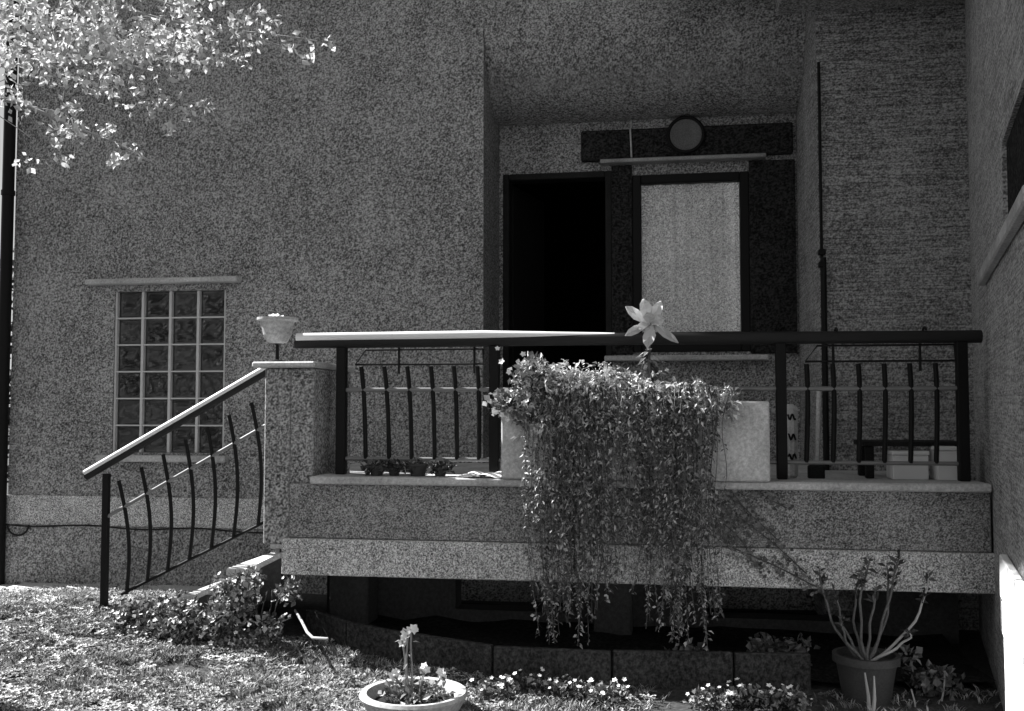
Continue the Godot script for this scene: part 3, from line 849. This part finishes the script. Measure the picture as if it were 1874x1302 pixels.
func porch_clutter():
	# urn on the newel_cap
	var c := on_z(507, 655, 1.82)
	var by := 1.833
	var u := thing("urn", "small white footed urn with a bloom on the stair head pillar", "urn", Vector3(c.x, by, 1.82))
	var bs := Shape.new(); bs.lathe(Vector3(c.x, by, 1.82), [Vector2(0.0, 0.0), Vector2(0.055, 0.0), Vector2(0.05, 0.012), Vector2(0.012, 0.022), Vector2(0.010, 0.115), Vector2(0.03, 0.125)], 20)
	part("foot", bs, M.iron, u)
	var us := Shape.new(); us.lathe(Vector3(c.x, by, 1.82), [Vector2(0.03, 0.125), Vector2(0.065, 0.135), Vector2(0.09, 0.18), Vector2(0.108, 0.265), Vector2(0.132, 0.275), Vector2(0.132, 0.292), Vector2(0.105, 0.292), Vector2(0.09, 0.23), Vector2(0.0, 0.23)], 24)
	part("bowl", us, M.concrete, u)
	var fs := Shape.new()
	for k in 5: flower(fs, Vector3(c.x + rng.randf_range(-0.05, 0.05), by + 0.285 + rng.randf() * 0.02, 1.84 + rng.randf_range(-0.03, 0.04)), 0.03, Vector3(0, 1, 0.6).normalized())
	part("bloom", fs, M.petal, u)
	# added white sheet standing in for a sun patch on the coping
	var w := on_z(888, 868, 2.05)
	var cs := Shape.new()
	var nx := 18; var nz := 6
	for i in nx:
		for j in nz:
			var q := []
			for k in [[0, 0], [1, 0], [1, 1], [0, 1]]:
				var a: float = (i + k[0]) / float(nx); var b: float = (j + k[1]) / float(nz)
				var x := lerpf(-0.17, 0.17, a); var z := lerpf(-0.10, 0.085, b)
				var e: float = min(min(a, 1 - a) * 5.0, 1.0)
				q.append(Vector3(w.x + x * (1.0 - 0.25 * sin(b * 7.0) * 0.3), 1.129 + e * (0.016 + 0.010 * sin(x * 31.0 + z * 20.0) + 0.006 * sin(z * 60.0 - x * 9.0)), 2.03 + z * (0.5 + 0.5 * e)))
			cs.quad(q[0], q[1], q[2], q[3], Vector3.UP)
	var cl := thing("pale_sheet", "crumpled white sheet standing in for a sun patch on the coping", "pale_sheet", Vector3(w.x, 1.128, 2.03))
	part("sun_patch", cs, M.white, cl)
	# small pots in shade along the coping, left part
	var k := 0
	for p in [[690, "small dark pot with a low plant beside the left post"], [722, "small dark pot with spiky leaves under the wire rack"], [765, "squat dark pot between balusters with drooping leaves"], [806, "small dark pot with a low plant beside the white sun patch"]]:
		var q := on_z(p[0], 866, 1.98)
		var o := thing("flower_pot", p[1], "pot", Vector3(q.x, 1.128, 1.985), "small pots along the coping")
		var s := Shape.new(); var ks: float = [1.0, 0.8, 1.25, 0.9][k]
		s.lathe(Vector3(q.x, 1.128, 1.985), [Vector2(0, 0), Vector2(0.035, 0) * ks, Vector2(0.046, 0.045) * ks, Vector2(0.052, 0.047) * ks, Vector2(0.052, 0.06) * ks, Vector2(0.042, 0.06) * ks, Vector2(0.04, 0.048) * ks, Vector2(0, 0.048) * ks], 16)
		part("pot", s, M.clay, o)
		var f := Shape.new()
		puff(f, Vector3(q.x + rng.randf_range(-0.02, 0.02), 1.18, 2.0), Vector3(0.085, 0.035, 0.05), 120, 0.035, 0.02, 0.1)
		part("foliage", f, M.leaf, o, true)
		k += 1
	# bench with white boxes, on the porch at the right
	var bz := 1.35
	var a := on_z(1578, 808, bz); var b := on_z(1765, 812, bz)
	var by2 := a.y
	var bn := thing("bench", "low dark wooden bench standing on the porch behind the railing", "bench", Vector3((a.x + b.x) / 2, FLOOR, bz))
	for i in 3:
		part("slat", boxed(Vector3(a.x, by2 - 0.03, bz - 0.32 + i * 0.12), Vector3(b.x, by2, bz - 0.32 + i * 0.12 + 0.108), 0.004), M.dark_wood, bn)
	for x in [a.x + 0.02, b.x - 0.06]:
		for z in [bz - 0.30, bz - 0.04]:
			part("leg", boxed(Vector3(x, FLOOR, z), Vector3(x + 0.05, by2 - 0.032, z + 0.05), 0.004), M.dark_wood, bn)
	for bx in [[1634, 1700, 826, 1.45, "flat white box on the porch floor under the dark bench"], [1716, 1756, 818, 1.5, "taller white box by the right post under the dark bench"]]:
		var p0 := on_z(bx[0], bx[2], bx[3]); var p1 := on_z(bx[1], 850, bx[3])
		var o := thing("box", bx[4], "box", Vector3((p0.x + p1.x) / 2, FLOOR, bx[3]), "white boxes on the porch")
		part("carton", boxed(Vector3(p0.x, FLOOR, bx[3] - 0.2), Vector3(p1.x, p0.y - 0.025, bx[3]), 0.004), M.white, o)
		part("lid", boxed(Vector3(p0.x - 0.006, p0.y - 0.023, bx[3] - 0.206), Vector3(p1.x + 0.006, p0.y, bx[3] + 0.006), 0.003), M.white, o)
	# pale patterned sack and a pole leaning by the right-hand post
	var q0 := on_z(1437, 740, 1.55); var q1 := on_z(1462, 850, 1.55)
	var bag := thing("sack", "pale upright sack with dark squiggle print beside the planter", "sack", Vector3((q0.x + q1.x) / 2, FLOOR, 1.5))
	part("bag", boxed(Vector3(q0.x, FLOOR, 1.42), Vector3(q1.x, q0.y, 1.55), 0.025), M.concrete, bag)
	for i in 3:
		var s := Shape.new(); var pp := []
		for j in 15:
			var t := j / 14.0
			pp.append(Vector3(lerpf(q0.x + 0.015, q1.x - 0.015, t), lerpf(FLOOR + 0.14, q0.y - 0.08, i / 2.0) + 0.018 * sin(t * TAU * 1.6 + i), 1.5525))
		s.tube(pp, [0.006], 5); part("print", s, M.iron, bag)
	var pole := thing("pole", "pale pole leaning upright behind the railing near the pier", "pole", Vector3(on_z(1494, 860, 1.5).x, FLOOR, 1.5))
	var po := Shape.new(); po.tube([Vector3(pole.position.x, FLOOR, 1.5), Vector3(on_z(1500, 738, 1.3).x, 1.66, 1.3)], [0.016], 8)
	part("shaft", po, M.pale_stone, pole)
	var hd := Shape.new(); hd.box(Vector3(pole.position.x - 0.05, FLOOR, 1.47), Vector3(pole.position.x + 0.05, FLOOR + 0.09, 1.53), 0.01)
	part("head", hd, M.dark_wood, pole)

func garden():
	# edging boards of the bed
	var ed := thing("bed_edging", "low dark timber edging curving in front of the bed below the porch", "edging", Vector3(-0.9, 0, 2.3))
	var xs := [-2.44, -2.05, -1.62, -1.03, -0.36, 0.30, 0.72]
	for i in xs.size() - 1:
		var a := Vector3(xs[i], 0, edge_z(xs[i])); var b := Vector3(xs[i + 1], 0, edge_z(xs[i + 1]))
		var d := (b - a); var L := d.length(); d /= L
		var xf := Transform3D(Basis(d, Vector3.UP, d.cross(Vector3.UP)), a)
		var s := Shape.new(); s.box(Vector3(0.006, -0.05, -0.02), Vector3(L - 0.006, 0.205 - 0.004 * (i % 2), 0.02), 0.006, xf)
		part("board", s, M.board, ed)
	# pale hose end lying by the stair shrub
	var hs := Shape.new(); var hp := []
	for k in [[540, 1118], [552, 1138], [562, 1158], [572, 1168], [600, 1170]]: hp.append(on_y(k[0], k[1], 0.23))
	hs.tube(hp, [0.009], 6)
	var ho := thing("stake", "thin pale bent stake where the edging meets the stairs", "stake", hp[0])
	part("rod", hs, M.twig, ho)
	# white ring planter on the lawn
	var c := on_y(757, 1276, 0.10)
	var rp := thing("ring_planter", "round white stone planter bowl sunk in the grass", "planter", Vector3(c.x, 0, c.z))
	var rs := Shape.new()
	rs.lathe(Vector3(c.x, 0, c.z), [Vector2(0.20, -0.05), Vector2(0.235, 0.05), Vector2(0.262, 0.095), Vector2(0.272, 0.115), Vector2(0.262, 0.13), Vector2(0.235, 0.128), Vector2(0.218, 0.10), Vector2(0.205, 0.06)], 36)
	part("rim", rs, M.concrete, rp)
	var so := Shape.new(); so.lathe(Vector3(c.x, 0, c.z), [Vector2(0.212, 0.075), Vector2(0.0, 0.09)], 24); part("soil", so, M.soil, rp)
	var sp := thing("flowering_plant", "upright flower stalks growing out of the round white planter", "plant", Vector3(c.x, 0.09, c.z))
	var low := Shape.new()
	puff(low, Vector3(c.x, 0.12, c.z), Vector3(0.19, 0.04, 0.17), 260, 0.04, 0.03, 0.35)
	part("foliage", low, M.leaf, sp, true)
	for q in [[745, 1160], [754, 1152], [737, 1172], [778, 1225], [808, 1235], [722, 1235]]:
		var tip := on_z(q[0], q[1], c.z)
		var root := Vector3(lerpf(c.x, tip.x, 0.5), 0.09, c.z + rng.randf_range(-0.05, 0.05))
		var s := Shape.new(); s.has_color = true
		s.tube(soft_path(root, tip, 5, 0.006), [0.006, 0.006, 0.005], 6, g(0.25))
		for k in 10:
			s.leaf(root.lerp(tip, rng.randf()), rand_dir(0.4), Vector3.UP, 0.045, 0.018, g(rng.randf_range(0.05, 0.3)), 0.2, 0.2)
		part("stalk", s, M.leaf, sp)
		var f := Shape.new()
		for k in 4: flower(f, tip + rand_dir() * 0.015, 0.024, (Vector3(0, 0.5, 1) + rand_dir() * 0.5).normalized(), 0.7)
		part("blossom", f, M.petal, sp)
	# dark pot with the candelabra succulent
	var pz := 2.36
	var pc := on_z(1585, 1197, pz)
	var ph := pc.y
	var pot := thing("succulent_pot", "dark clay pot holding a candelabra-shaped succulent", "pot", Vector3(pc.x, 0, pz))
	var ps := Shape.new()
	ps.lathe(Vector3(pc.x, 0, pz), [Vector2(0, 0), Vector2(0.12, 0.0), Vector2(0.155, ph - 0.04), Vector2(0.172, ph - 0.04), Vector2(0.172, ph), Vector2(0.15, ph), Vector2(0.145, ph - 0.04), Vector2(0, ph - 0.03)], 28)
	part("bowl", ps, M.clay, pot)
	var su := thing("succulent", "candelabra succulent with bare curved stems and dark leaf tips", "plant", Vector3(pc.x, ph - 0.03, pz))
	for q in [[1500, 1040, 1510, 1150, 0.0, 1.0], [1545, 1130, 1530, 1165, 0.05, 0.5], [1592, 1025, 1560, 1120, 0.05, 1.1], [1622, 1035, 1640, 1130, -0.03, 0.8], [1645, 1020, 1625, 1120, 0.02, 1.0], [1697, 1058, 1700, 1140, 0.03, 0.9], [1575, 1055, 1548, 1140, -0.06, 0.7], [1668, 1160, 1668, 1175, 0.08, 0.5], [1606, 1075, 1590, 1140, 0.06, 0.7], [1530, 1085, 1535, 1150, -0.04, 0.6]]:
		var tip := on_z(q[0], q[1], pz + q[4]); var mid := on_z(q[2], q[3], pz + q[4] * 0.6)
		var root := Vector3(pc.x + (tip.x - pc.x) * 0.12, ph - 0.035, pz + q[4] * 0.2)
		var path := []
		for i in 11:
			var t := i / 10.0
			path.append(root.lerp(mid, t).lerp(mid.lerp(tip, t), t) + Vector3(0.006 * sin(t * 14.0 + q[0]), 0, 0.006 * cos(t * 11.0 + q[1])))
		var s := Shape.new(); s.tube(path, [0.009, 0.0085, 0.008, 0.0075, 0.007, 0.007, 0.0065, 0.006, 0.006, 0.005, 0.003], 7)
		var stem := part("stem", s, M.twig if q[0] > 1650 else M.bark, su)
		var lf := Shape.new()
		for k in int(26 * q[5]):
			var at: Vector3 = path[10].lerp(path[7], rng.randf())
			lf.leaf(at, (Vector3(rng.randf_range(-1.0, 1.0), rng.randf_range(0.1, 1.1), rng.randf_range(-0.6, 0.8))).normalized(), rand_dir(0.5), rng.randf_range(0.03, 0.075), rng.randf_range(0.012, 0.026), g(rng.randf_range(0.02, 0.07)), 0.2, rng.randf_range(0.0, 0.5))
		part("leaf_tuft", lf, M.leaf, stem, true)
	# pale plant stakes
	for q in [[1583, 1232, 1592, 1330, 2.62, "pale split stake standing in front of the succulent pot"], [1600, 1238, 1597, 1330, 2.66, "shorter pale stake standing in front of the succulent pot"], [1730, 1228, 1722, 1300, 2.3, "thin twig leaning in the bed near the wing wall"], [1668, 1262, 1676, 1310, 2.45, "short thin twig between the succulent pot and the wing"]]:
		var tp := on_z(q[0], q[1], q[4]); var bt := on_z(q[2], q[3], q[4]); bt.y = -0.03
		var o := thing("plant_stake", q[5], "stake", bt)
		var s := Shape.new(); s.tube([bt, bt.lerp(tp, 0.5) + Vector3(0.006, 0, 0), tp], [0.011 if q[4] > 2.5 else 0.006, 0.009 if q[4] > 2.5 else 0.005, 0.004], 6); part("rod", s, M.twig, o)
	# shrubs at the side of the stairs
	var shrubs := [
		[-2.62, 1.86, 0.30, 0.42, "flowering shrub crowding the stair side below the newel"],
		[-3.02, 1.86, 0.27, 0.27, "low flowering shrub against the middle of the stairs"],
		[-3.40, 1.86, 0.22, 0.17, "small leafy shrub at the foot of the stairs"],
	]
	for q in shrubs:
		var o := thing("shrub", q[4], "shrub", Vector3(q[0], 0, q[1]), "shrubs along the stairs")
		for k in 4:
			var tw := Shape.new()
			tw.tube(soft_path(Vector3(q[0] + rng.randf_range(-0.04, 0.04), 0.0, q[1]), Vector3(q[0] + rng.randf_range(-0.15, 0.15), q[3] * 0.9, q[1] + rng.randf_range(-0.05, 0.1)), 4, 0.01), [0.008, 0.006, 0.004], 6)
			part("stem", tw, M.bark, o)
		var f := Shape.new()
		for k in 14:
			puff(f, Vector3(q[0] + rng.randf_range(-1, 1) * q[2] * 0.75, 0.06 + rng.randf() * q[3], q[1] + rng.randf_range(-0.06, 0.14)), Vector3(0.09, 0.08, 0.09), 90, 0.042, 0.03, 0.42)
		part("foliage", f, M.leaf, o, true)
		for k in int(34 * q[2] / 0.3):
			var s := Shape.new()
			flower(s, Vector3(q[0] + rng.randf_range(-1, 1) * q[2] * 0.95, 0.08 + rng.randf() * q[3] * 1.05, q[1] + rng.randf_range(0.06, 0.22)), rng.randf_range(0.010, 0.021), (Vector3(-0.3, 0.8, 0.6) + rand_dir() * 0.6).normalized(), 0.6)
			part("blossom", s, M.petal, o)
	# low bedding flowers before the edging
	var i := 0
	var beds := [[905, 1275, "bedding plant flowering between planter bowl and timber edging"], [965, 1262, "bedding plant flowering close to the timber edging"], [1040, 1270, "bedding plant with scattered blooms before the hanging vines"], [1110, 1280, "bedding plant flowering at the end of the sunlit patch"], [1300, 1290, "bedding plant flowering in the bed before the right vine"], [1370, 1285, "bedding plant with many white blooms left of the succulent pot"], [1440, 1290, "bedding plant flowering nearest the succulent pot"]]
	for q in beds:
		var at := on_y(q[0], q[1], 0.03)
		var o := thing("bedding_plant", q[2], "plant", Vector3(at.x, 0, at.z), "bedding plants before the edging")
		var f := Shape.new()
		puff(f, Vector3(at.x, 0.05, at.z), Vector3(0.13, 0.05, 0.10), 260, 0.035, 0.02, 0.3)
		part("foliage", f, M.leaf, o, true)
		for k in 12:
			var s := Shape.new()
			flower(s, Vector3(at.x + rng.randf_range(-0.13, 0.13), rng.randf_range(0.06, 0.14), at.z + rng.randf_range(-0.08, 0.1)), rng.randf_range(0.009, 0.018), (Vector3(0, 1, 0.5) + rand_dir() * 0.4).normalized(), 0.7)
			part("blossom", s, M.petal, o)
		i += 1
	# ivy sprays on the fascia right of the vines
	var iv := thing("ivy", "thin ivy spray creeping over the fascia right of the hanging vines", "plant", on_z(1330, 1080, 2.09))
	for q in [[1325, 880, 1420, 990], [1330, 930, 1480, 1050], [1335, 1000, 1500, 1075], [1325, 960, 1400, 1040], [1325, 860, 1440, 930]]:
		var a := on_z(q[0], q[1], 2.11); var b := on_z(q[2], q[3], 2.085)
		var s := Shape.new(); s.has_color = true
		var path := soft_path(a, b, 8, 0.015)
		s.tube(path, [0.004], 5, g(0.06))
		for k in 70:
			var t := pow(rng.randf(), 1.4)
			var p: Vector3 = a.lerp(b, t) + Vector3(rng.randf_range(-0.04, 0.04), rng.randf_range(-0.05, 0.05), 0.005)
			s.leaf(p, rand_dir(-0.3) * Vector3(1, 1, 0.3), Vector3.BACK, rng.randf_range(0.02, 0.04), 0.022, g(lerpf(0.04, 0.18, pow(rng.randf(), 2.0))), 0.1)
		part("strand", s, M.leaf, iv, true)
	# dark ground plants in the shade at the right
	for q in [[1420, 1235, 0.16, "dark leafy plant in shade left of the succulent pot"], [1700, 1275, 0.14, "dark leafy plant in shade by the wing wall"], [1260, 1250, 0.10, "dark leafy plant in shade below the right vine"]]:
		var at := on_y(q[0], q[1], 0.0)
		var o := thing("leafy_plant", q[3], "plant", at, "dark plants in the shaded bed")
		var f := Shape.new()
		for k in 5: puff(f, at + Vector3(rng.randf_range(-0.15, 0.15), 0.05 + rng.randf() * q[2], rng.randf_range(-0.08, 0.08)), Vector3(0.10, 0.06, 0.08), 60, 0.05, 0.05, 0.2)
		part("foliage", f, M.leaf, o, true)

func tree():
	var base := Vector3(-6.1, 0.0, 2.5)
	var t := thing("tree", "tree with sparse bright leaves reaching in front of the house wall", "tree", base)
	var s := Shape.new()
	s.tube([base - Vector3(0, 0.1, 0), base + Vector3(0.05, 1.5, 0), base + Vector3(0.0, 3.0, -0.05), base + Vector3(0.1, 4.6, -0.1), base + Vector3(0.0, 6.2, 0)], [0.13, 0.11, 0.10, 0.08, 0.03], 12)
	part("trunk", s, M.bark, t)
	# twigs: from the trunk to pixel targets on a plane before the wall
	var limbs := [[430, 58, 2.3, 4.2], [300, 140, 2.2, 4.0], [215, 260, 2.1, 3.7], [360, 20, 2.4, 4.6], [180, 60, 2.3, 4.1], [100, 210, 2.2, 3.5], [250, -60, 2.5, 4.8], [560, -90, 2.2, 5.0], [60, -120, 2.6, 5.2], [420, -180, 2.3, 5.3]]
	var ends := []
	for l in limbs:
		var b := on_z(l[0], l[1], l[2])
		var a := base + Vector3(0.03, l[3], -0.05)
		var path := []
		for i in 9:
			var u := i / 8.0
			path.append(a.lerp(b, u) + Vector3(0, 0.18 * sin(PI * u), 0) + Vector3(0, 0.02 * sin(u * 17.0 + l[0]), 0.03 * sin(u * 11.0 + l[1])))
		var br := Shape.new()
		br.tube(path, [0.035, 0.03, 0.026, 0.022, 0.018, 0.014, 0.011, 0.008, 0.005], 7)
		part("limb", br, M.twig, t)
		ends.append(path)
	# leaves in loose clusters; denser towards the top left corner
	var f := Shape.new()
	var n := 0
	var tries := 0
	var gaps := FastNoiseLite.new(); gaps.seed = 77; gaps.frequency = 0.013
	while n < 1500 and tries < 40000:
		tries += 1
		var px := rng.randf_range(-60, 600); var py := rng.randf_range(-330, 305)
		# the crown thins out to the right and below, as the photograph shows
		var reach := lerpf(510.0, 235.0, clampf((py - 20) / 270.0, 0, 1))
		var dens := clampf((reach - px) / 150.0, 0.0, 1.0) * (1.0 if py < 70 else lerpf(0.9, 0.22, clampf((py - 70) / 190.0, 0, 1)))
		dens += 0.05 if px > 300 and py < 110 else 0.0
		dens *= smoothstep(-0.12, 0.3, gaps.get_noise_2d(px, py) + (0.25 if py < 120 and px < 380 else 0.0))
		if px < 30 and py > 190: continue
		if py < 0: dens *= 0.4
		if rng.randf() > dens: continue
		n += 1
		var c := on_z(px, py, rng.randf_range(1.9, 2.8))
		for k in rng.randi_range(2, 5):
			var v := lerpf(0.4, 0.85, rng.randf())
			var L := rng.randf_range(0.03, 0.062)
			f.leaf(c + rand_dir() * 0.045, (rand_dir(-0.4)).normalized(), (SUN_TO * 0.8 + rand_dir()).normalized(), L, L * rng.randf_range(0.5, 0.7), g(v), 0.15)
	for q in [[505, 42, 3], [585, 76, 4], [560, 100, 3], [525, 92, 5], [468, 60, 4], [455, 90, 6], [400, 105, 8], [440, 110, 6], [372, 190, 4], [340, 205, 4], [310, 232, 6], [300, 180, 8], [275, 200, 7], [222, 292, 5], [215, 285, 6], [195, 240, 8], [140, 240, 8], [240, 275, 4], [130, 195, 8], [100, 235, 5]]:
		var tip := on_z(q[0], q[1], 2.25)
		var from: Vector3 = ends[0][4]
		for e in ends:
			for i in range(3, 9):
				if (e[i] as Vector3).distance_to(tip) < from.distance_to(tip): from = e[i]
		var sg := Shape.new(); sg.tube(soft_path(from, tip, 5, 0.02), [0.006, 0.005, 0.004, 0.003], 5)
		part("twig", sg, M.twig, t)
		for i in q[2]:
			var c := on_z(q[0] + rng.randf_range(-16, 16), q[1] + rng.randf_range(-12, 12), rng.randf_range(2.1, 2.4))
			for k in 3:
				var L := rng.randf_range(0.03, 0.055)
				f.leaf(c + rand_dir() * 0.02, rand_dir(-0.4), (SUN_TO * 0.8 + rand_dir()).normalized(), L, L * 0.62, g(rng.randf_range(0.4, 0.8)), 0.15)
	# the part of the crown above the picture
	for k in 46:
		puff(f, Vector3(rng.randf_range(-7.4, -2.6), rng.randf_range(5.3, 7.2), rng.randf_range(1.6, 3.6)), Vector3(0.35, 0.28, 0.35), 60, 0.07, 0.18, 0.5)
	part("crown", f, M.tree_leaf, t, true)
	# twigs that carry the clusters
	for k in 46:
		var path = ends[rng.randi() % 6]
		var a: Vector3 = path[rng.randi_range(3, 8)]
		var b := a + Vector3(rng.randf_range(-0.3, 0.5), rng.randf_range(-0.35, 0.2), rng.randf_range(-0.15, 0.15))
		var tw := Shape.new(); tw.tube(soft_path(a, b, 4, 0.015), [0.007, 0.005, 0.003], 5)
		part("twig", tw, M.twig, t)
	# hedge far behind, seen past the house corner
	var h := thing("hedge", "tall dark hedge far behind the house corner", "hedge", Vector3(-10.6, 0, -6.5))
	var hf := Shape.new()
	for k in 60: puff(hf, Vector3(-10.6 + rng.randf_range(-1.8, 1.6), rng.randf_range(0.4, 3.9), -6.5 + rng.randf_range(-0.6, 0.6)), Vector3(0.5, 0.45, 0.5), 90, 0.12, 0.01, 0.05)
	part("foliage", hf, M.leaf, h, true)
	var hw := Shape.new(); hw.tube([Vector3(-10.6, 0, -6.5), Vector3(-10.6, 3.5, -6.5)], [0.12, 0.05], 8); part("trunk", hw, M.bark, h)

func tuft(kind: int) -> ArrayMesh:
	var s := Shape.new()
	var r := RandomNumberGenerator.new(); r.seed = 900 + kind
	if kind == 0:
		for k in 7:
			var a := r.randf() * TAU
			var d := Vector3(cos(a) * 0.5, 1.0, sin(a) * 0.5).normalized()
			s.leaf(Vector3(r.randf_range(-0.015, 0.015), 0, r.randf_range(-0.015, 0.015)), d, Vector3(-sin(a), 0.2, cos(a)).cross(d), r.randf_range(0.04, 0.12), 0.006, Color(1, 1, 1), 0.3, 0.35)
	else:
		for k in 5:
			var a := r.randf() * TAU
			var c := Vector3(r.randf_range(-0.03, 0.03), r.randf_range(0.015, 0.045), r.randf_range(-0.03, 0.03))
			for j in 3:
				var b := a + TAU * j / 3.0
				s.leaf(c, Vector3(cos(b), r.randf_range(-0.1, 0.5), sin(b)).normalized(), Vector3.UP, r.randf_range(0.010, 0.020), 0.013, Color(1, 1, 1), 0.12)
	return s.mesh()

func lawn():
	# everything that grows in the lawn: blades and small round leaves
	for kind in 2:
		var mm := MultiMesh.new(); mm.transform_format = MultiMesh.TRANSFORM_3D; mm.use_colors = true
		mm.mesh = tuft(kind)
		var xf := []; var cols := []
		var n := 40000 if kind == 0 else 9000
		var patch := FastNoiseLite.new(); patch.seed = 5 + kind; patch.frequency = 1.6
		while xf.size() < n:
			var x := rng.randf_range(-6.8, 2.2); var z := rng.randf_range(0.3, 4.2)
			if x > -4.1 and z < 0.62: continue
			if x > -3.7 and x < -2.3 and z < 1.72: continue
			if x > -2.5 and z < edge_z(x) + 0.03: continue
			if x > 1.75 - 0.22 * (z - 2.05): continue
			if x < -4.1 and z < 0.6 and rng.randf() < 0.85: continue
			# the lawn gives way to bare soil towards the right
			var bare := smoothstep(-1.4, 0.2, x)
			if rng.randf() < bare * 0.92: continue
			var pn := patch.get_noise_2d(x, z)
			if rng.randf() < 0.40 - pn * 1.5: continue
			var b := Basis(Vector3.UP, rng.randf() * TAU).rotated(Vector3.RIGHT, rng.randf_range(-0.3, 0.3)).scaled(Vector3.ONE * rng.randf_range(0.7, 1.25))
			xf.append(Transform3D(b, Vector3(x, lift(x, z) - 0.004, z)))
			cols.append(g(lerpf(0.02, 0.52, pow(rng.randf(), 1.6))))
		mm.instance_count = n
		for i in n:
			mm.set_instance_transform(i, xf[i]); mm.set_instance_color(i, cols[i])
		var o := MultiMeshInstance3D.new(); o.name = "grass" if kind == 0 else "clover"
		o.multimesh = mm; o.material_override = M.leaf
		o.set_meta("kind", "stuff")
		tag(o, "short sunlit grass of the lawn before the stairs" if kind == 0 else "small round clover leaves scattered through the lawn", "grass")
		add_child(o)
